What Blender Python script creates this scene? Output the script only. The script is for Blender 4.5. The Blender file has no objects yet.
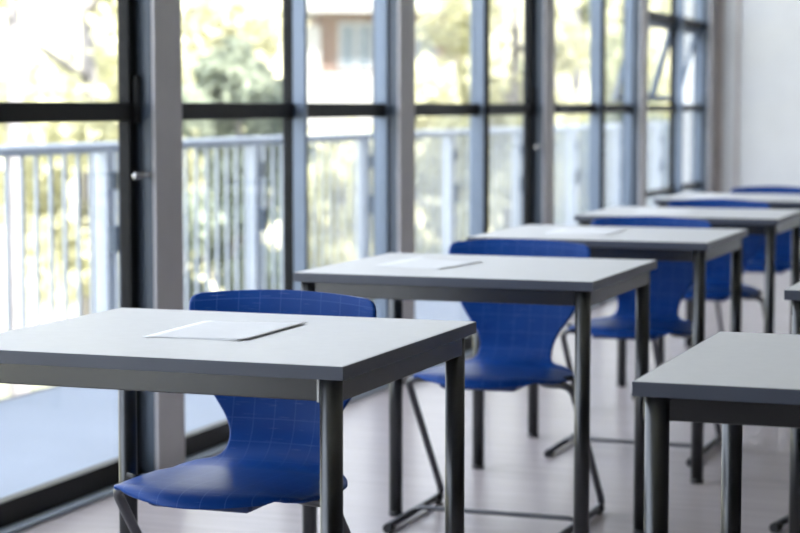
import bpy, bmesh, math, random
from mathutils import Vector, Matrix
random.seed(7)
scene = bpy.context.scene
COL = scene.collection

# ---------------------------------------------------------------- camera, sky, sun, exposure
EYE = 1.1541
F_PX = 1953.4
PITCH, YAW = 0.0823, 0.3489
cam_data = bpy.data.cameras.new('camera')
cam_data.sensor_fit = 'HORIZONTAL'
cam_data.sensor_width = 36.0
cam_data.lens = F_PX / 800.0 * 36.0
cam_data.clip_end = 500
cam_data.dof.use_dof = True
cam_data.dof.focus_distance = 3.45
cam_data.dof.aperture_fstop = 4.5
cam = bpy.data.objects.new('camera', cam_data)
cam.location = (0, 0, EYE)
cam.rotation_euler = (math.pi / 2 - PITCH, 0, YAW)
COL.objects.link(cam)
scene.camera = cam

world = bpy.data.worlds.new('sky')
scene.world = world
world.use_nodes = True
bg = world.node_tree.nodes['Background']
bg.inputs['Color'].default_value = (0.83, 0.895, 1.0, 1)
bg.inputs['Strength'].default_value = 1.0

sun_data = bpy.data.lights.new('sun', 'SUN')
sun_data.energy = 4.2
sun_data.angle = math.radians(0.6)
sun_data.color = (1.0, 0.95, 0.86)
sun = bpy.data.objects.new('sun', sun_data)
sun.rotation_euler = Vector((-0.62, 0.25, -0.74)).to_track_quat('-Z', 'Y').to_euler()
COL.objects.link(sun)

vs = scene.view_settings
vs.view_transform = 'Standard'
vs.look = 'None'
vs.exposure = 2.5
vs.gamma = 1.0
vs.use_curve_mapping = False

# ---------------------------------------------------------------- helpers
def mat(name, col, rough=0.5, metal=0.0, spec=0.5, var=0.06, scale=6.0, bump=0.0, bscale=80.0, coat=0.0, stretch=None):
    """Principled material with a faint procedural colour variation and optional fine relief."""
    m = bpy.data.materials.new(name)
    m.use_nodes = True
    nt = m.node_tree
    b = nt.nodes['Principled BSDF']
    b.inputs['Roughness'].default_value = rough
    b.inputs['Metallic'].default_value = metal
    b.inputs['Specular IOR Level'].default_value = spec
    b.inputs['Coat Weight'].default_value = coat
    tc = nt.nodes.new('ShaderNodeTexCoord')
    src = tc.outputs['Object']
    if stretch:
        mp = nt.nodes.new('ShaderNodeMapping')
        mp.inputs['Scale'].default_value = stretch
        nt.links.new(src, mp.inputs['Vector'])
        src = mp.outputs['Vector']
    n = nt.nodes.new('ShaderNodeTexNoise')
    n.inputs['Scale'].default_value = scale
    n.inputs['Detail'].default_value = 5
    nt.links.new(src, n.inputs['Vector'])
    r = nt.nodes.new('ShaderNodeValToRGB')
    r.color_ramp.elements[0].position = 0.3
    r.color_ramp.elements[1].position = 0.7
    r.color_ramp.elements[0].color = tuple(c * (1 - var) for c in col) + (1,)
    r.color_ramp.elements[1].color = tuple(min(1, c * (1 + var)) for c in col) + (1,)
    nt.links.new(n.outputs['Fac'], r.inputs['Fac'])
    nt.links.new(r.outputs['Color'], b.inputs['Base Color'])
    if bump:
        n2 = nt.nodes.new('ShaderNodeTexNoise')
        n2.inputs['Scale'].default_value = bscale
        n2.inputs['Detail'].default_value = 3
        nt.links.new(src, n2.inputs['Vector'])
        bp = nt.nodes.new('ShaderNodeBump')
        bp.inputs['Strength'].default_value = bump
        bp.inputs['Distance'].default_value = 0.002
        nt.links.new(n2.outputs['Fac'], bp.inputs['Height'])
        nt.links.new(bp.outputs['Normal'], b.inputs['Normal'])
    return m

M = {}
M['laminate'] = mat('pale_grey_laminate', (0.58, 0.59, 0.61), rough=0.5, spec=0.25, var=0.02, scale=40, bump=0.05, bscale=600)
M['edge'] = mat('grey_edge_band', (0.072, 0.082, 0.112), rough=0.3, spec=0.45, var=0.05)
M['desk_metal'] = mat('dark_grey_powder_coat', (0.005, 0.0055, 0.007), rough=0.26, spec=1.0, var=0.08, scale=14)
M['desk_tube'] = mat('dark_steel_tube', (0.075, 0.078, 0.083), rough=0.34, metal=1.0, var=0.08, scale=14)
M['chair_tube'] = mat('grey_painted_tube', (0.11, 0.113, 0.125), rough=0.33, metal=0.6, var=0.08, scale=14)
M['black'] = mat('black_plastic', (0.012, 0.013, 0.016), rough=0.5)
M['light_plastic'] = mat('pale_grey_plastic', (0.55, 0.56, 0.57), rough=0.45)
M['paper'] = mat('white_paper', (0.74, 0.755, 0.79), rough=0.8, var=0.015, scale=30, spec=0.2)
M['frame'] = mat('anthracite_aluminium', (0.010, 0.0105, 0.012), rough=0.4, spec=0.15, var=0.08)
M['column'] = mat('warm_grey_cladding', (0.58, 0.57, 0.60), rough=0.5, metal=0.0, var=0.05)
M['alu'] = mat('silver_blue_aluminium', (0.36, 0.42, 0.50), rough=0.4, metal=0.3, var=0.05)
M['alu_sky_tint'] = mat('sky_tinted_aluminium', (0.19, 0.24, 0.32), rough=0.3, metal=0.2, var=0.05)  # blue of the sky on jambs and mullions put into the colour
M['column_side'] = mat('sky_tinted_dark_steel', (0.09, 0.12, 0.165), rough=0.35, var=0.05)  # bluish sky reflection on the column sides put into the base colour
M['chrome'] = mat('brushed_chrome', (0.4, 0.4, 0.42), rough=0.2, metal=1.0, var=0.03)
M['wall'] = mat('white_plaster', (0.86, 0.875, 0.89), rough=0.85, var=0.02, bump=0.1, bscale=120)
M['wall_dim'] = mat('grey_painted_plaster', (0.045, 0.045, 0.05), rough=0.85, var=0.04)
M['ceiling'] = mat('white_ceiling_tile', (0.72, 0.72, 0.72), rough=0.9, var=0.03)
M['beige'] = mat('beige_trim', (0.66, 0.60, 0.58), rough=0.6)
M['floor'] = mat('pale_wood_grain_linoleum', (0.37, 0.335, 0.345), rough=0.25, spec=0.05, var=0.08, scale=3.0, bump=0.08, bscale=14, stretch=(0.9, 9.0, 1.0))
M['terrace'] = mat('pale_concrete_slab', (0.19, 0.225, 0.285), rough=0.75, var=0.06, scale=2)
M['kerb'] = mat('dark_kerb_stone', (0.05, 0.055, 0.07), rough=0.8)
M['rail'] = mat('pale_blue_steel', (0.46, 0.51, 0.60), rough=0.5, metal=0.0, var=0.05)
M['hill'] = mat('dry_grass_slope', (0.42, 0.40, 0.27), rough=0.95, var=0.22, scale=0.35, spec=0.1)
M['bark'] = mat('pale_bark', (0.26, 0.245, 0.25), rough=0.9, var=0.2, scale=5, spec=0.1)
M['stucco_peach'] = mat('peach_stucco', (0.17, 0.122, 0.10), rough=0.9, var=0.04, spec=0.1)
M['stucco_white'] = mat('white_stucco', (0.30, 0.30, 0.30), rough=0.9, var=0.03, spec=0.1)
M['house_pane'] = mat('pale_window_pane', (0.11, 0.135, 0.16), rough=0.15, var=0.05)

def leaf_mat(name, col):
    m = bpy.data.materials.new(name)
    m.use_nodes = True
    nt = m.node_tree
    nt.nodes.clear()
    out = nt.nodes.new('ShaderNodeOutputMaterial')
    d = nt.nodes.new('ShaderNodeBsdfDiffuse')
    t = nt.nodes.new('ShaderNodeBsdfTranslucent')
    mx = nt.nodes.new('ShaderNodeMixShader')
    mx.inputs[0].default_value = 0.35
    tc = nt.nodes.new('ShaderNodeTexCoord')
    n = nt.nodes.new('ShaderNodeTexNoise')
    n.inputs['Scale'].default_value = 1.1
    n.inputs['Detail'].default_value = 4
    nt.links.new(tc.outputs['Object'], n.inputs['Vector'])
    r = nt.nodes.new('ShaderNodeValToRGB')
    r.color_ramp.elements[0].position = 0.35
    r.color_ramp.elements[1].position = 0.65
    r.color_ramp.elements[0].color = tuple(c * 0.6 for c in col) + (1,)
    r.color_ramp.elements[1].color = tuple(min(1, c * 1.35) for c in col) + (1,)
    nt.links.new(n.outputs['Fac'], r.inputs['Fac'])
    nt.links.new(r.outputs['Color'], d.inputs['Color'])
    nt.links.new(r.outputs['Color'], t.inputs['Color'])
    nt.links.new(d.outputs[0], mx.inputs[1])
    nt.links.new(t.outputs[0], mx.inputs[2])
    nt.links.new(mx.outputs[0], out.inputs['Surface'])
    return m
M['leaf_light'] = leaf_mat('yellow_green_leaves', (0.52, 0.51, 0.34))
M['leaf_mid'] = leaf_mat('olive_leaves', (0.36, 0.38, 0.25))
M['leaf_dark'] = leaf_mat('grey_green_leaves', (0.24, 0.27, 0.21))

def glass_mat():
    m = bpy.data.materials.new('clear_window_glass')
    m.use_nodes = True
    nt = m.node_tree
    nt.nodes.clear()
    out = nt.nodes.new('ShaderNodeOutputMaterial')
    tr = nt.nodes.new('ShaderNodeBsdfTransparent')
    tr.inputs['Color'].default_value = (0.965, 0.97, 0.97, 1)
    gl = nt.nodes.new('ShaderNodeBsdfGlossy')
    gl.inputs['Roughness'].default_value = 0.02
    lw = nt.nodes.new('ShaderNodeLayerWeight')          # Schlick's curve, the same from both sides of the pane
    lw.inputs['Blend'].default_value = 0.5
    pw = nt.nodes.new('ShaderNodeMath'); pw.operation = 'POWER'
    pw.inputs[1].default_value = 5.0
    nt.links.new(lw.outputs['Facing'], pw.inputs[0])
    fr = nt.nodes.new('ShaderNodeMath'); fr.operation = 'MULTIPLY_ADD'
    fr.inputs[1].default_value = 0.80
    fr.inputs[2].default_value = 0.03
    nt.links.new(pw.outputs[0], fr.inputs[0])
    n = nt.nodes.new('ShaderNodeTexNoise')
    n.inputs['Scale'].default_value = 0.7
    bp = nt.nodes.new('ShaderNodeBump')
    bp.inputs['Strength'].default_value = 0.01
    nt.links.new(n.outputs['Fac'], bp.inputs['Height'])
    nt.links.new(bp.outputs['Normal'], gl.inputs['Normal'])
    mx = nt.nodes.new('ShaderNodeMixShader')
    nt.links.new(fr.outputs[0], mx.inputs[0])
    nt.links.new(tr.outputs[0], mx.inputs[1])
    nt.links.new(gl.outputs[0], mx.inputs[2])
    nt.links.new(mx.outputs[0], out.inputs['Surface'])
    return m
M['glass'] = glass_mat()

def shell_mat():
    """Blue moulded plastic with an embossed square grid (UV in metres) and light scuffs."""
    m = bpy.data.materials.new('blue_moulded_plastic')
    m.use_nodes = True
    nt = m.node_tree
    L = nt.links
    b = nt.nodes['Principled BSDF']
    b.inputs['Roughness'].default_value = 0.4
    b.inputs['Specular IOR Level'].default_value = 0.16
    uv = nt.nodes.new('ShaderNodeUVMap')
    uv.uv_map = 'grid'
    sx = nt.nodes.new('ShaderNodeSeparateXYZ')
    L.new(uv.outputs['UV'], sx.inputs[0])
    def line(sock, pitch, width):
        a = nt.nodes.new('ShaderNodeMath'); a.operation = 'PINGPONG'
        a.inputs[1].default_value = pitch / 2
        L.new(sock, a.inputs[0])
        c = nt.nodes.new('ShaderNodeMath'); c.operation = 'LESS_THAN'
        c.inputs[1].default_value = width
        L.new(a.outputs[0], c.inputs[0])
        return c.outputs[0]
    mx = nt.nodes.new('ShaderNodeMath'); mx.operation = 'MAXIMUM'
    L.new(line(sx.outputs['X'], 0.046, 0.0009), mx.inputs[0])
    L.new(line(sx.outputs['Y'], 0.050, 0.0009), mx.inputs[1])
    n = nt.nodes.new('ShaderNodeTexNoise')
    n.inputs['Scale'].default_value = 9
    n.inputs['Detail'].default_value = 6
    L.new(uv.outputs['UV'], n.inputs['Vector'])
    base = nt.nodes.new('ShaderNodeValToRGB')
    base.color_ramp.elements[0].position = 0.3
    base.color_ramp.elements[1].position = 0.75
    base.color_ramp.elements[0].color = (0.003, 0.044, 0.235, 1)
    base.color_ramp.elements[1].color = (0.004, 0.058, 0.285, 1)
    L.new(n.outputs['Fac'], base.inputs['Fac'])
    # fine scratches
    mp = nt.nodes.new('ShaderNodeMapping')
    mp.inputs['Rotation'].default_value = (0, 0, 0.6)
    mp.inputs['Scale'].default_value = (18, 260, 1)
    L.new(uv.outputs['UV'], mp.inputs['Vector'])
    n3 = nt.nodes.new('ShaderNodeTexNoise')
    n3.inputs['Scale'].default_value = 1.0
    n3.inputs['Detail'].default_value = 2
    L.new(mp.outputs['Vector'], n3.inputs['Vector'])
    sc = nt.nodes.new('ShaderNodeMapRange')
    sc.inputs['From Min'].default_value = 0.64
    sc.inputs['From Max'].default_value = 0.74
    sc.inputs['To Max'].default_value = 0.35
    L.new(n3.outputs['Fac'], sc.inputs['Value'])
    mix0 = nt.nodes.new('ShaderNodeMixRGB')
    mix0.inputs['Color2'].default_value = (0.16, 0.24, 0.48, 1)
    L.new(sc.outputs['Result'], mix0.inputs['Fac'])
    L.new(base.outputs['Color'], mix0.inputs['Color1'])
    fac = nt.nodes.new('ShaderNodeMath'); fac.operation = 'MULTIPLY'
    fac.inputs[1].default_value = 0.28
    L.new(mx.outputs[0], fac.inputs[0])
    mix = nt.nodes.new('ShaderNodeMixRGB')
    mix.inputs['Color2'].default_value = (0.10, 0.20, 0.52, 1)
    L.new(fac.outputs[0], mix.inputs['Fac'])
    L.new(mix0.outputs['Color'], mix.inputs['Color1'])
    L.new(mix.outputs['Color'], b.inputs['Base Color'])
    bp = nt.nodes.new('ShaderNodeBump')
    bp.inputs['Strength'].default_value = 0.35
    bp.inputs['Distance'].default_value = 0.001
    L.new(mx.outputs[0], bp.inputs['Height'])
    n2 = nt.nodes.new('ShaderNodeTexNoise')
    n2.inputs['Scale'].default_value = 900
    L.new(uv.outputs['UV'], n2.inputs['Vector'])
    bp2 = nt.nodes.new('ShaderNodeBump')
    bp2.inputs['Strength'].default_value = 0.12
    bp2.inputs['Distance'].default_value = 0.0006
    L.new(n2.outputs['Fac'], bp2.inputs['Height'])
    L.new(bp.outputs['Normal'], bp2.inputs['Normal'])
    L.new(bp2.outputs['Normal'], b.inputs['Normal'])
    return m
M['shell'] = shell_mat()
M['shell_plain'] = mat('dark_blue_plastic', (0.004, 0.03, 0.14), rough=0.45)

def link(o, parent=None):
    COL.objects.link(o)
    if parent is not None:
        o.parent = parent
    return o

def obj(name, bm, m, parent=None, smooth=False, loc=None, label=None):
    me = bpy.data.meshes.new(name)
    bm.normal_update()
    bm.to_mesh(me)
    bm.free()
    if smooth:
        for p in me.polygons:
            p.use_smooth = True
    me.materials.append(m)
    o = bpy.data.objects.new(name, me)
    if loc:
        o.location = loc
    if label:
        o['label'] = label
    return link(o, parent)

def tag(o, label=None, cat=None, group=None, kind=None):
    if label: o['label'] = label
    if cat: o['category'] = cat
    if group: o['group'] = group
    if kind: o['kind'] = kind
    return o

def empty(name, loc=(0, 0, 0), rz=0.0, parent=None):
    o = bpy.data.objects.new(name, None)
    o.empty_display_size = 0.1
    o.location = loc
    o.rotation_euler = (0, 0, rz)
    return link(o, parent)

def add_box(bm, lo, hi, bevel=0.0, seg=2):
    ret = bmesh.ops.create_cube(bm, size=1.0)
    vs_ = ret['verts']
    c = [(a + b) / 2 for a, b in zip(lo, hi)]
    s = [abs(b - a) for a, b in zip(lo, hi)]
    for v in vs_:
        v.co = Vector((c[0] + v.co.x * s[0], c[1] + v.co.y * s[1], c[2] + v.co.z * s[2]))
    if bevel:
        es = list({e for v in vs_ for e in v.link_edges})
        bmesh.ops.bevel(bm, geom=es, offset=bevel, segments=seg, affect='EDGES', profile=0.5)

def box(name, lo, hi, m, parent=None, bevel=0.0, label=None):
    bm = bmesh.new()
    add_box(bm, lo, hi, bevel)
    return obj(name, bm, m, parent, label=label)

def fillet(pts, rads, n=7):
    """Round the inner corners of a polyline."""
    pts = [Vector(p) for p in pts]
    out = [pts[0]]
    for i in range(1, len(pts) - 1):
        p, a, b = pts[i], pts[i - 1], pts[i + 1]
        r = rads[i - 1] if i - 1 < len(rads) else 0.03
        da, db = (a - p).normalized(), (b - p).normalized()
        r = min(r, (a - p).length * 0.48, (b - p).length * 0.48)
        s, e = p + da * r, p + db * r
        for k in range(n + 1):
            t = k / n
            out.append((1 - t) ** 2 * s + 2 * t * (1 - t) * p + t * t * e)
    out.append(pts[-1])
    return out

def add_tube(bm, pts, r, n=12, cap=True):
    pts = [Vector(p) for p in pts]
    rs = r if isinstance(r, (list, tuple)) else [r] * len(pts)
    rings = []
    up = None
    for i, p in enumerate(pts):
        t = (pts[min(i + 1, len(pts) - 1)] - pts[max(i - 1, 0)]).normalized()
        if up is None:
            up = Vector((0, 0, 1)) if abs(t.z) < 0.9 else Vector((1, 0, 0))
        up = (up - t * up.dot(t)).normalized()
        side = t.cross(up)
        rings.append([bm.verts.new(p + (up * math.cos(2 * math.pi * k / n) + side * math.sin(2 * math.pi * k / n)) * rs[i]) for k in range(n)])
    for a, b in zip(rings, rings[1:]):
        for k in range(n):
            bm.faces.new((a[k], a[(k + 1) % n], b[(k + 1) % n], b[k]))
    if cap:
        bm.faces.new(list(reversed(rings[0])))
        bm.faces.new(rings[-1])
    bmesh.ops.recalc_face_normals(bm, faces=bm.faces[:])

def tube(name, pts, r, m, parent=None, n=12, label=None):
    bm = bmesh.new()
    add_tube(bm, pts, r, n)
    o = obj(name, bm, m, parent, smooth=True, label=label)
    sharp_caps(o)
    return o

def sharp_caps(o):
    for p in o.data.polygons:
        if len(p.vertices) > 4:
            p.use_smooth = False

def copy_tree(o, parent=None):
    c = o.copy()
    COL.objects.link(c)
    if parent is not None:
        c.parent = parent
    for ch in [x for x in bpy.data.objects if x.parent == o]:
        copy_tree(ch, c)
    return c

def pixel_ray(u, v):
    fw = Vector((-math.sin(YAW) * math.cos(PITCH), math.cos(YAW) * math.cos(PITCH), -math.sin(PITCH)))
    rt = Vector((math.cos(YAW), math.sin(YAW), 0))
    up = rt.cross(fw)
    return fw + rt * ((u - 400) / F_PX) + up * ((266.5 - v) / F_PX)

def far_point(u, dist, v=105.0):
    """A place outside in the direction seen through the windows, at a distance in metres."""
    d = pixel_ray(u, v)
    return Vector((0, 0, EYE)) + d * dist

# ---------------------------------------------------------------- the room
XF, XO, XG, XC = -2.80, -2.84, -2.82, -2.74      # frame face, frame outside, glass, column face
Y_REAR, Y_BACK, X_RIGHT, Z_TOP = -1.0, 14.28, 6.2, 3.6
COLW, BAY = 0.19, 2.18
COL_R = [5.54 + BAY * k for k in range(-3, 5)]    # far edges of the columns

def struct(o, label):
    return tag(o, label, None, None, 'structure')

struct(box('floor', (-2.92, Y_REAR, -0.2), (X_RIGHT, Y_BACK, 0.0), M['floor']), 'pale wood grain linoleum floor with a soft sheen')
struct(box('ceiling', (-3.1, Y_REAR - .2, Z_TOP), (X_RIGHT + .2, Y_BACK + .2, Z_TOP + 0.35), M['ceiling']), 'white ceiling above the classroom')
wb = struct(box('wall_back', (-3.0, Y_BACK, -0.2), (X_RIGHT + .2, Y_BACK + 0.2, Z_TOP), M['wall']), 'white plaster wall at the far end of the classroom')
struct(box('wall_right', (X_RIGHT, Y_REAR - .2, -0.2), (X_RIGHT + 0.2, Y_BACK, Z_TOP), M['wall_dim']), 'grey wall opposite the windows')
struct(box('wall_rear', (-3.0, Y_REAR - 0.2, -0.2), (X_RIGHT, Y_REAR, Z_TOP), M['wall_dim']), 'grey wall behind the camera')
struct(box('wall_left', (-3.0, Y_REAR, 3.35), (-2.74, Y_BACK, Z_TOP), M['wall']), 'white beam above the glazed facade')

struct(box('wall_railing_shade', (-3.0, Y_BACK + 0.2, -3.5), (X_RIGHT + .2, 32.0, Z_TOP + 3.0), M['wall']), 'unseen continuation of the building, added to shade the terrace railing')  # unseen block past the far wall, added to shade the railing
for i, yr in enumerate(COL_R):
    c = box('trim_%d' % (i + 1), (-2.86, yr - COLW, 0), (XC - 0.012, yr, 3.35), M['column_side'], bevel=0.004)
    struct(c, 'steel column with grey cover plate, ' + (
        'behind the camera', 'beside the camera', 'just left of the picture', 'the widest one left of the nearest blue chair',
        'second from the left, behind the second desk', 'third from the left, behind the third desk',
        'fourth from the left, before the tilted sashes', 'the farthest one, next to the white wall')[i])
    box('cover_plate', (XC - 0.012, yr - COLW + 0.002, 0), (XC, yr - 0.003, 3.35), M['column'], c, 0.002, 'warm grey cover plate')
struct(box('trim_10', (-2.735, Y_BACK - 0.02, 0), (-2.685, Y_BACK, 3.5), M['beige'], bevel=0.004), 'pinkish beige upright strip in the corner by the last window')
struct(box('trim_11', (-2.585, Y_BACK - 0.02, 0), (-2.565, Y_BACK, 3.5), M['beige'], bevel=0.004), 'slim beige upright line on the white far wall')
struct(box('baseboard_back', (-2.56, Y_BACK - 0.015, 0), (X_RIGHT, Y_BACK, 0.07), M['alu']), 'grey baseboard along the far wall')
struct(box('trim_12', (XF, Y_REAR, 0), (-2.755, Y_BACK, 0.014), M['alu'], bevel=0.003), 'grey metal threshold strip along the windows')

def bay(idx, y0, y1, door, rails, off, flip, hopper=False):
    w = empty('window_%d' % idx, (XF, y0, 0))
    struct(w, 'tall glazed bay in dark frame, ' + (
        'behind the camera', 'beside the camera', 'leftmost in view, with a lever handle', 'second from the left, with the peach house behind',
        'third from the left, with a small bright handle', 'fourth from the left, without a handle',
        'the farthest one, with two tilted sashes')[idx - 1])
    o = Vector((XF, y0, 0))
    def bx(name, lo, hi, m, parent=w, bevel=0.003, label=None):   # world coordinates in, local to the bay out
        return box(name, Vector(lo) - o, Vector(hi) - o, m, parent, bevel, label)
    jr = 0.05 if door else 0.016
    ym = y0 + off
    zb, zt = 0.08, 3.27
    bx('frame_post', (XO, y0, 0), (XF, y0 + 0.02, 3.35), M['frame'])
    if door:
        bx('door_stile', (XO, y1 - jr, 0), (XF, y1, 3.35), M['frame'])
    else:
        bx('frame_post', (XO, y1 - jr, 0), (XF + .01, y1, 3.35), M['alu_sky_tint'], label='aluminium jamb with blue sky light put into its colour')
    mo, mi = (M['alu_sky_tint'], M['frame']) if flip else (M['frame'], M['alu_sky_tint'])  # blue half paints the reflected sky, the other stays frame dark
    xs = -2.772 if flip else XF
    bx('mullion', (XO, ym, 0), (xs, ym + 0.024, 3.35), mo)
    bx('mullion_blade', (xs, ym + 0.001, 0), (-2.75, ym + 0.023, 3.35), mi)
    cells = [(y0 + 0.02, ym), (ym + 0.024, y1 - jr)]
    for ya, yb in cells:
        bx('bottom_rail', (XO, ya, 0), (XF, yb, zb), M['frame'])
        bx('head_rail', (XO, ya, zt), (XF, yb, 3.35), M['frame'])
        for za, zc in rails:
            bx('transom', (XO, ya, za), (XF + 0.006, yb, zc), M['frame'])
        zs = [zb] + [z for r in rails for z in r] + [zt]
        for k in range(0, len(zs), 2):
            z0, z1 = zs[k], zs[k + 1]
            if hopper and abs(z0 - 1.16) < 0.01:
                s = empty('sash', Vector((XG - .01, ya, z1)) - o, 0, w)
                s.rotation_euler = (0, math.radians(15), 0)
                hgt = z1 - z0
                wd = yb - ya
                for lo, hi in (((-.014, 0.005, -hgt), (.014, 0.045, 0)), ((-.014, wd - .045, -hgt), (.014, wd - .005, 0)),
                               ((-.014, .045, -hgt), (.014, wd - .045, -hgt + .045)), ((-.014, .045, -.04), (.014, wd - .045, 0))):
                    box('sash_bar', lo, hi, M['alu_sky_tint'], s, 0.003)
                box('pane', (-.004, .045, -hgt + .045), (.004, wd - .045, -.04), M['glass'], s)
            else:
                bx('pane', (XG - 0.004, ya, z0), (XG + 0.004, yb, z1), M['glass'], bevel=0)
    if door:
        hz = 0.945
        yh = y1 - 0.018
        rose = tube('door_handle', [Vector((XF, yh, hz)) - o, Vector((XF + .008, yh, hz)) - o], 0.016, M['black'], w, 16, 'chrome lever handle')
        tube('spindle', [Vector((XF + .006, yh, hz)) - o, Vector((XF + .055, yh, hz)) - o], 0.008, M['black'], rose)
        lv = [Vector((XF + .052, yh + .006, hz)) - o, Vector((XF + .054, yh - .05, hz)) - o, Vector((XF + .052, yh - .088, hz - .002)) - o, Vector((XF + .05, yh - .1, hz - .004)) - o]
        bm = bmesh.new()
        add_tube(bm, lv, [.0075, .0075, .012, .009], 14)
        obj('lever', bm, M['chrome'], rose, True)
        bx('latch', (XF, y1 - 0.030, 1.10), (XF + 0.016, y1 - 0.004, 1.245), M['black'], bevel=0.004)
    return w

STD = [(1.107, 1.163)]
for k in range(1, 8):
    y0, y1 = COL_R[k - 1], COL_R[k] - COLW
    if k == 7:
        bay(k, y0, y1, False, [(0.56, 0.60), (1.115, 1.16), (1.70, 1.76)], 1.09, False, True)
    else:
        bay(k, y0, y1, k in (3, 5), STD, {4: 1.015, 5: 1.05, 6: 1.10}.get(k, 1.03), k in (5, 6))

# ---------------------------------------------------------------- desks
H, T, W, D = 0.74, 0.0226, 0.7664, 0.6947
def make_desk(loc):
    root = empty('school_desk', loc)
    w2, d2 = W / 2, D / 2
    e = 0.0022
    bm = bmesh.new()
    add_box(bm, (-w2 + e, -d2 + e, H - T + 0.0005), (w2 - e, d2 - e, H), 0.0008, 1)
    obj('tabletop', bm, M['laminate'], root)
    bm = bmesh.new()                         # a band round the four edges
    z0, z1 = H - T, H - 0.0006
    for lo, hi in (((-w2, -d2, z0), (w2, -d2 + e, z1)), ((-w2, d2 - e, z0), (w2, d2, z1)),
                   ((-w2, -d2 + e, z0), (-w2 + e, d2 - e, z1)), ((w2 - e, -d2 + e, z0), (w2, d2 - e, z1))):
        add_box(bm, lo, hi)
    obj('edge_band', bm, M['edge'], root, label='blue grey edge band')
    zb, zt, ins, r = H - T - 0.038, H - T - 0.001, 0.029, 0.0188
    th = 0.02
    for s in (-1, 1):
        ya = s * (d2 - 0.018)
        box('apron', (-w2 + 0.034 + r * .9, min(ya, ya - s * th), zb), (w2 - 0.029 - r * .9, max(ya, ya - s * th), zt), M['desk_metal'], root, 0.002)
        xa = s * (w2 - 0.012)
        box('apron', (min(xa, xa - s * th), -d2 + 0.022, zb), (max(xa, xa - s * th), d2 - 0.042, zt), M['desk_metal'], root, 0.002)
    for sx in (-1, 1):
        for sy in (-1, 1):
            x, y = sx * (w2 - (0.029 if sx > 0 else 0.034)), sy * (d2 - (0.0225 if sy < 0 else 0.042))
            leg = tube('leg', [(x, y, 0.012), (x, y, H - T - 0.001)], r, M['desk_tube'], root, 24)
            tube('foot_cap', [(x, y, 0.0), (x, y, 0.014)], r + 0.001, M['black'], leg, 24)
    return root

XT = -1.1389
desk = make_desk((0, 0, 0))
desk_spots = [
    (XT - W / 2, 2.8652, 'grey topped school desk nearest the windows at the front, sharp, blue chair behind', 'desks in the window row'),
    (XT - W / 2, 4.4575, 'grey topped school desk second from the front in the window row', 'desks in the window row'),
    (XT - W / 2, 5.8524, 'grey topped school desk third from the front in the window row', 'desks in the window row'),
    (XT - W / 2, 7.1654, 'grey topped school desk fourth from the front in the window row', 'desks in the window row'),
    (XT - W / 2, 8.53, 'grey topped school desk farthest back in the window row, by the white wall', 'desks in the window row'),
    (-0.669 + W / 2, 2.862, 'grey topped school desk at the lower right with black aprons, no paper', 'desks in the right hand row'),
    (-0.684 + W / 2, 4.411, 'desk at the right edge of the picture, only its left corner showing', 'desks in the right hand row'),
]
for i, (x, y, lab, grp) in enumerate(desk_spots):
    d = desk if i == 0 else copy_tree(desk)
    d.location = (x, y + D / 2, 0)
    tag(d, lab, 'desk', grp)
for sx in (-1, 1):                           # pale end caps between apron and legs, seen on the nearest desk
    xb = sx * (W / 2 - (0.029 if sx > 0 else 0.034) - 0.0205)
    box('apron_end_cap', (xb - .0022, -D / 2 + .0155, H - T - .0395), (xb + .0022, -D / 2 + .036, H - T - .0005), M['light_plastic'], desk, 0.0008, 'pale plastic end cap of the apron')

# ---------------------------------------------------------------- chairs
def catmull(keys, n):
    """Resample rows of numbers with a Catmull-Rom spline."""
    out = []
    m = len(keys) - 1
    for i in range(n + 1):
        t = i / n * m
        k = min(int(t), m - 1)
        f = t - k
        p = [keys[max(0, min(m, k + j))] for j in (-1, 0, 1, 2)]
        out.append([0.5 * (2 * b + (c - a) * f + (2 * a - 5 * b + 4 * c - d) * f * f + (3 * b - a - 3 * c + d) * f ** 3)
                    for a, b, c, d in zip(*p)])
    return out

#        y      z     half  front-arc  hollow(side lift)  wrap(sides forward)
SHELL = [(-.173, .408, .142, .050, .008, .000),
         (-.170, .418, .160, .052, .005, .000),
         (-.155, .430, .178, .046, .002, .000),
         (-.120, .437, .190, .028, .000, .000),
         (-.060, .436, .203, .010, .000, .000),
         (.010, .433, .213, .000, .000, .000),
         (.070, .431, .216, .000, .000, .000),
         (.120, .429, .211, .000, .002, .000),
         (.155, .426, .199, .000, .000, .000),
         (.177, .426, .184, .000, .002, .001),
         (.192, .427, .166, .000, .003, .002),
         (.204, .429, .150, .000, .002, .003),
         (.215, .433, .129, .000, .000, .004),
         (.229, .441, .114, .000, .000, .005),
         (.247, .457, .107, .000, .000, .006),
         (.263, .483, .109, .000, .000, .008),
         (.272, .516, .124, .000, .000, .010),
         (.280, .556, .153, .000, .000, .014),
         (.287, .600, .178, .000, .000, .018),
         (.294, .650, .195, .000, .000, .024),
         (.300, .700, .205, .000, .000, .030),
         (.304, .738, .209, .000, .000, .033),
         (.307, .759, .207, .000, .000, .034),
         (.309, .769, .200, .000, .000, .032),
         (.310, .774, .184, .000, .000, .028)]

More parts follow.
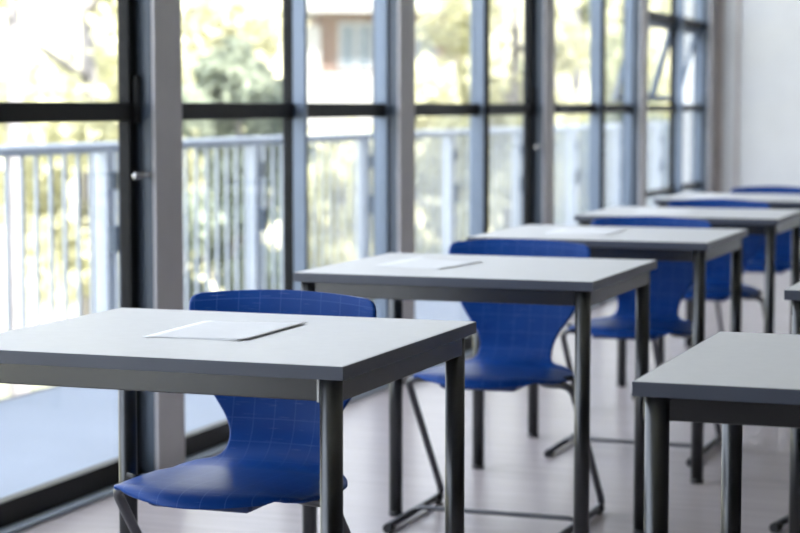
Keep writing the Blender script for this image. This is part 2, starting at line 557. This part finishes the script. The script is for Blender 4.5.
def make_shell(parent):
    rows = catmull(SHELL, 72)
    nt_ = 28
    bm = bmesh.new()
    uvl = bm.loops.layers.uv.new('grid')
    grid, uvs = [], {}
    s = 0
    for i, (y, z, hw, arc, lift, wrap) in enumerate(rows):
        if i:
            s += math.hypot(y - rows[i - 1][0], z - rows[i - 1][1])
        roll = 0.017 * max(0.0, min(1.0, (0.205 - y) / 0.07)) * max(0.0, min(1.0, (y + 0.185) / 0.10))      # the rim of the seat rolls down
        line = []
        for j in range(nt_ + 1):
            t = -1 + 2 * j / nt_
            tt = math.sin(t * math.pi / 2) * 0.35 + t * 0.65
            v = bm.verts.new((tt * hw, y + arc * tt * tt - wrap * tt * tt, z + lift * tt * tt - roll * abs(tt) ** 5 - (0.010 * tt * tt if i > 62 else 0)))
            uvs[v] = (tt * hw + 0.013, s)
            line.append(v)
        grid.append(line)
    for a, b in zip(grid, grid[1:]):
        for j in range(nt_):
            f = bm.faces.new((a[j], a[j + 1], b[j + 1], b[j]))
            for lp in f.loops:
                lp[uvl].uv = uvs[lp.vert]
    o = obj('seat_shell', bm, M['shell'], parent, True, label='one piece blue plastic seat and backrest with grid relief')
    md = o.modifiers.new('thickness', 'SOLIDIFY')
    md.thickness = 0.0105
    md.offset = -1
    md2 = o.modifiers.new('round', 'SUBSURF')
    md2.levels = md2.render_levels = 1
    return o

def make_chair():
    root = empty('school_chair')
    make_shell(root)
    r = 0.0105
    for s in (-1, 1):
        path = fillet([(s * .10, .13, .402), (s * .15, .01, .402), (s * .234, -.012, .406), (s * .241, .318, .0165), (s * .236, -.155, .0165)], [.05, .042, .05], 8)
        f = tube('side_frame', path, r, M['chair_tube'], root, 14)
        tube('glide', [(s * .2365, -.166, .0128), (s * .2365, -.125, .0128)], 0.0128, M['black'], f, 14)
        tube('glide', [(s * .2403, .255, .0135), (s * .2406, .292, .0135)], 0.0134, M['black'], f, 14)
        tube('bolt', [(s * .195, .03, .414), (s * .226, .03, .420)], 0.0065, M['black'], root, 10)
    tube('crossbar', fillet([(-.237, .06, .0165), (-.22, .06, .028), (.22, .06, .028), (.237, .06, .0165)], [.01, .01]), 0.0068, M['chair_tube'], root, 10)
    box('seat_mount', (-.11, -.115, .393), (.11, .15, .421), M['shell_plain'], root, 0.0135)
    return root

chair = make_chair()
chair_spots = [
    (-1.598, 3.392, -0.010, 'blue plastic school chair pushed under the nearest window row desk, in sharp focus'),
    (-1.578, 5.050, 0.0, 'blue plastic school chair behind the second desk of the window row'),
    (-1.478, 6.298, 0.0, 'blue plastic school chair behind the third desk of the window row'),
    (-1.500, 7.640, 0.0, 'blue plastic school chair behind the fourth desk of the window row'),
    (-1.490, 8.990, 0.0, 'blue plastic school chair farthest back, its top edge against the white wall'),
    (-0.568, 5.366, -0.2, 'chair at the right edge, only a metal runner tip showing on the floor'),
]
for i, (x, y, rz, lab) in enumerate(chair_spots):
    c = chair if i == 0 else copy_tree(chair)
    c.location = (x, y, 0)
    c.rotation_euler = (0, 0, rz)
    tag(c, lab, 'chair', 'blue school chairs')

# ---------------------------------------------------------------- papers
def paper(corners, z, lift, label, name='paper_sheet'):
    """corners: front-left, front-right, back-right, back-left; lift raises the right edge a little."""
    fl, fr, br, bl = [Vector((c[0], c[1], 0)) for c in corners]
    o0 = (fl + fr + br + bl) / 4
    bm = bmesh.new()
    n = 12
    g = [[None] * (n + 1) for _ in range(n + 1)]
    for i in range(n + 1):
        for j in range(n + 1):
            a, b = i / n, j / n
            p = fl.lerp(fr, a).lerp(bl.lerp(br, a), b) - o0
            p.z = lift * max(0, (a - 0.55) / 0.45) ** 2 + 0.0004
            g[i][j] = bm.verts.new(p)
    for i in range(n):
        for j in range(n):
            bm.faces.new((g[i][j], g[i + 1][j], g[i + 1][j + 1], g[i][j + 1]))
    o = obj(name, bm, M['paper'], None, True, (o0.x, o0.y, z))
    md = o.modifiers.new('thickness', 'SOLIDIFY')
    md.thickness = 0.0004
    md.offset = -1
    tag(o, label, 'paper', 'papers on the desks')
    return o

paper([(-1.615, 3.118), (-1.432, 3.112), (-1.440, 3.392), (-1.632, 3.392)], H + 0.0001, 0.001, 'lower white paper sheet on the nearest desk, its front corner peeking out')
paper([(-1.622, 3.110), (-1.424, 3.130), (-1.428, 3.410), (-1.630, 3.385)], H + 0.0010, 0.0018, 'upper white paper sheet on the nearest desk with its right edge lifted')
paper([(-1.79, 4.735), (-1.586, 4.660), (-1.555, 4.922), (-1.768, 5.02)], H + 0.0001, 0.0015, 'white paper sheet lying at an angle on the second desk')
paper([(-1.725, 6.10), (-1.505, 6.08), (-1.51, 6.37), (-1.735, 6.39)], H + 0.0001, 0.0015, 'white paper sheet on the third desk of the window row')
paper([(-1.745, 7.42), (-1.525, 7.39), (-1.525, 7.68), (-1.75, 7.71)], H + 0.0001, 0.0015, 'white paper sheet on the fourth desk of the window row')
paper([(-1.80, 8.72), (-1.59, 8.72), (-1.58, 9.0), (-1.79, 9.0)], H + 0.0001, 0.0015, 'white paper sheet on the farthest desk of the window row')

# ---------------------------------------------------------------- terrace and railing
struct(box('terrace_floor', (-4.10, Y_REAR - 2, -0.25), (-2.92, 22.0, -0.015), M['terrace']), 'pale concrete terrace outside the windows')
struct(box('terrace_kerb', (-4.26, Y_REAR - 2, -0.30), (-4.10, 22.0, -0.05), M['kerb']), 'dark edge of the terrace under the railing')
XR = -4.22
rl = empty('terrace_railing', (XR, 0, 0))
tag(rl, 'pale blue steel railing with thin bars along the terrace', 'railing')
RY0, RY1 = 3.0, 21.0
tube('top_rail', [(0, RY0, .968), (0, RY1, .968)], 0.024, M['rail'], rl, 12)
box('bottom_rail', (-.02, RY0, .07), (.02, RY1, .105), M['rail'], rl, 0.003)
post_y = 7.74
posts = []
while post_y < RY1:
    posts.append(post_y)
    post_y += 1.61
posts = [7.74 - 1.61 * k for k in (3, 2, 1)] + posts
post0 = None
for py in posts:
    if post0 is None:
        post0 = box('post', (-.035, -.035, -.25), (.035, .035, .95), M['rail'], rl, 0.004)
        clip0 = box('clamp', (.035, -.03, .50), (.07, .03, .62), M['column_side'], post0, 0.003)
        clip1 = box('clamp', (.035, -.03, .78), (.06, .03, .86), M['column_side'], post0, 0.003)
        post0.location = (0, py, 0)
    else:
        q = copy_tree(post0, rl)
        q.location = (0, py, 0)
bar0 = None
by = RY0 + 0.06
while by < RY1 - 0.05:
    if min(abs(by - py) for py in posts) > 0.06:
        if bar0 is None:
            bar0 = box('baluster', (-.006, -.010, .10), (.006, .010, .95), M['rail'], rl)
            bar0.location = (0, by, 0)
        else:
            q = bar0.copy()
            COL.objects.link(q)
            q.parent = rl
            q.location = (0, by, 0)
    by += 0.117

# ---------------------------------------------------------------- hillside, trees, house
def ground_z(x, y):
    d = math.hypot(x, y)
    return -3.2 + max(0, d - 16) * 0.062 + max(0, d - 82) * 0.22 + 0.25 * math.sin(x * 0.31) * math.cos(y * 0.23)

bm = bmesh.new()
gx = [-4.3 - 90 * (i / 30) ** 1.4 for i in range(31)]
gy = [-25 + 170 * j / 50 for j in range(51)]
gv = [[bm.verts.new((x, y, ground_z(x, y))) for y in gy] for x in gx]
for i in range(30):
    for j in range(50):
        bm.faces.new((gv[i][j], gv[i + 1][j], gv[i + 1][j + 1], gv[i][j + 1]))
hill = obj('hillside', bm, M['hill'], None, True)
struct(hill, 'sunlit dry grass slope outside below the terrace')

def tree(name, u, dist, top, radius, low, lm, label, leaves=2600, trunk=0.16, leaf=0.16, seed=1):
    rnd = random.Random(seed)
    p = far_point(u, dist)
    gz = ground_z(p.x, p.y)
    root = empty(name, (p.x, p.y, gz))
    hh = top - gz
    lo = low - gz
    lean = rnd.uniform(-.3, .3)
    bm_ = bmesh.new()
    pts = [(0, 0, -.2), (lean * .2, 0, hh * .3), (lean * .6, .1, hh * .6), (lean, .1, hh * .92)]
    add_tube(bm_, pts, [trunk, trunk * .85, trunk * .55, trunk * .15], 10)
    obj('trunk', bm_, M['bark'], root, True)
    for b in range(5):
        a = b * 1.3 + rnd.random()
        z0 = lo + (hh - lo) * (0.05 + 0.13 * b)
        q = (math.cos(a) * radius * .7, math.sin(a) * radius * .7, z0 + radius * .6)
        bm_ = bmesh.new()
        add_tube(bm_, [(lean * z0 / hh, 0.05, z0), (q[0] * .5, q[1] * .5, z0 + radius * .2), q], [trunk * .4, trunk * .28, trunk * .08], 7)
        obj('branch', bm_, M['bark'], root, True)
    # leaves in clumps
    clumps = []
    for c in range(34):
        a, e = rnd.uniform(0, 2 * math.pi), rnd.random()
        zz = lo + (hh - lo) * rnd.uniform(0.05, 0.97)
        k = math.sin(math.pi * min(1, max(.12, (zz - lo) / (hh - lo)))) ** .6
        rr = radius * k * math.sqrt(e)
        clumps.append((Vector((math.cos(a) * rr, math.sin(a) * rr, zz)), radius * rnd.uniform(.22, .42)))
    vs_, fs_ = [], []
    for c in range(leaves):
        ce, cr = rnd.choice(clumps)
        d = Vector((rnd.gauss(0, 1), rnd.gauss(0, 1), rnd.gauss(0, .8))).normalized() * cr * rnd.uniform(.5, 1.05)
        ctr = ce + d
        a = Vector((rnd.gauss(0, 1), rnd.gauss(0, 1), rnd.gauss(0, 1))).normalized()
        b = a.orthogonal().normalized()
        sz = leaf * rnd.uniform(.6, 1.3)
        i0 = len(vs_)
        vs_ += [ctr - a * sz, ctr + b * sz * .5, ctr + a * sz, ctr - b * sz * .5]
        fs_.append((i0, i0 + 1, i0 + 2, i0 + 3))
    me = bpy.data.meshes.new('foliage')
    me.from_pydata([tuple(v) for v in vs_], [], fs_)
    me.materials.append(lm)
    fo = bpy.data.objects.new('foliage', me)
    fo['kind'] = 'stuff'
    link(fo, root)
    tag(root, label, 'tree', 'trees on the slope outside')
    return root

TREES = [
    ('slender_tree', 18, 15.0, 5.5, 1.2, 1.9, 'leaf_light', 'slender pale trunked tree outside the leftmost window', 500, .09, 3),
    ('leafy_tree', 92, 23.0, 4.6, 1.7, -1.0, 'leaf_light', 'pale leafy tree outside the left window behind the slender trunk', 2400, .16, 4),
    ('leafy_bush', 228, 18.5, 1.6, 0.8, -2.4, 'leaf_dark', 'low grey green bush outside the second bay, just above the railing', 1500, .10, 5),
    ('leafy_tree', 176, 31.0, 4.6, 1.5, -1.6, 'leaf_light', 'pale leafy tree outside hidden partly by the first grey column', 2400, .15, 7),
    ('leafy_bush', 345, 36.0, 0.6, 1.4, -2.9, 'leaf_light', 'rounded pale bush outside below the peach house', 1800, .10, 8),
    ('leafy_tree', 452, 24.5, 2.1, 1.2, -2.2, 'leaf_light', 'yellow green tree outside the left half of the third bay', 2000, .14, 9),
    ('leafy_tree', 512, 32.0, 5.0, 1.5, -2.0, 'leaf_light', 'tall yellow green tree outside the right half of the third bay', 2200, .16, 10),
    ('leafy_tree', 576, 38.0, 5.0, 1.6, -2.0, 'leaf_mid', 'olive tree outside the left half of the fourth bay', 2200, .16, 11),
    ('leafy_tree', 628, 45.0, 5.5, 1.8, -2.0, 'leaf_light', 'pale tree outside the right half of the fourth bay', 2400, .17, 12),
    ('leafy_bush', 604, 28.0, 0.85, 1.1, -2.6, 'leaf_dark', 'grey green bush outside the fourth bay, behind the railing', 1600, .10, 14),
    ('leafy_bush', 672, 31.5, 0.9, 1.0, -2.6, 'leaf_dark', 'grey green bush outside the farthest window, behind the railing', 1600, .10, 15),
    ('leafy_tree', 684, 52.0, 5.5, 2.0, -2.0, 'leaf_mid', 'yellowish tree outside the farthest window with tilted sashes', 2400, .17, 13),
]
for nm, u, dist, top, rad, low, lm, lab, nl, tr, sd in TREES:
    tree(nm, u, dist, top, rad, low, M[lm], lab, int(nl * 2.6), tr, 0.105, sd)

def house():
    dist = 70.0
    c = far_point(385, dist)
    gz = ground_z(c.x, c.y)
    root = empty('house', (c.x, c.y, gz), math.atan2(-c.x, c.y) + 0.10)
    k = dist / F_PX                                     # metres per image pixel there
    def zz(v): return EYE + (105 - v) * k - gz
    def xx(u): return (u - 385) * k
    box('wall', (xx(320), 0, zz(73)), (xx(462), 6, zz(14)), M['stucco_peach'], root)
    box('plinth', (xx(304), -0.5, 0), (xx(470), 6.2, zz(73)), M['stucco_white'], root)
    box('side_wing', (xx(296), -0.3, zz(73)), (xx(320), 5, zz(26)), M['stucco_white'], root)
    bm_ = bmesh.new()                                   # pitched roof with a deep white eave
    x0, x1 = xx(292), xx(475)
    y0, y1, ym = -1.2, 7.2, 3.0
    za, zt = zz(14), zz(14) + 1.9
    prof = [(y0, za), (ym, zt), (y1, za), (y1, za + .35), (ym, zt + .35), (y0, za + .35)]
    a = [bm_.verts.new((x0, p, q)) for p, q in prof]
    b = [bm_.verts.new((x1, p, q)) for p, q in prof]
    for i in range(6):
        bm_.faces.new((a[i], a[(i + 1) % 6], b[(i + 1) % 6], b[i]))
    for r_ in (a, b):
        bm_.faces.new((r_[0], r_[1], r_[4], r_[5]))
        bm_.faces.new((r_[1], r_[2], r_[3], r_[4]))
    bmesh.ops.recalc_face_normals(bm_, faces=bm_.faces[:])
    obj('roof', bm_, M['stucco_white'], root)
    for u0, u1 in ((338, 374), (400, 436)):
        w = box('window', (xx(u0), -.08, zz(70)), (xx(u1), .06, zz(22)), M['stucco_white'], root, 0.01)
        um = (u0 + u1) / 2
        for ua, ub in ((u0 + 3, um - 1.5), (um + 1.5, u1 - 3)):
            box('pane', (xx(ua), -.11, zz(66)), (xx(ub), -.07, zz(26)), M['house_pane'], w)
    tag(root, 'peach and white house far outside the second bay', 'house')
house()
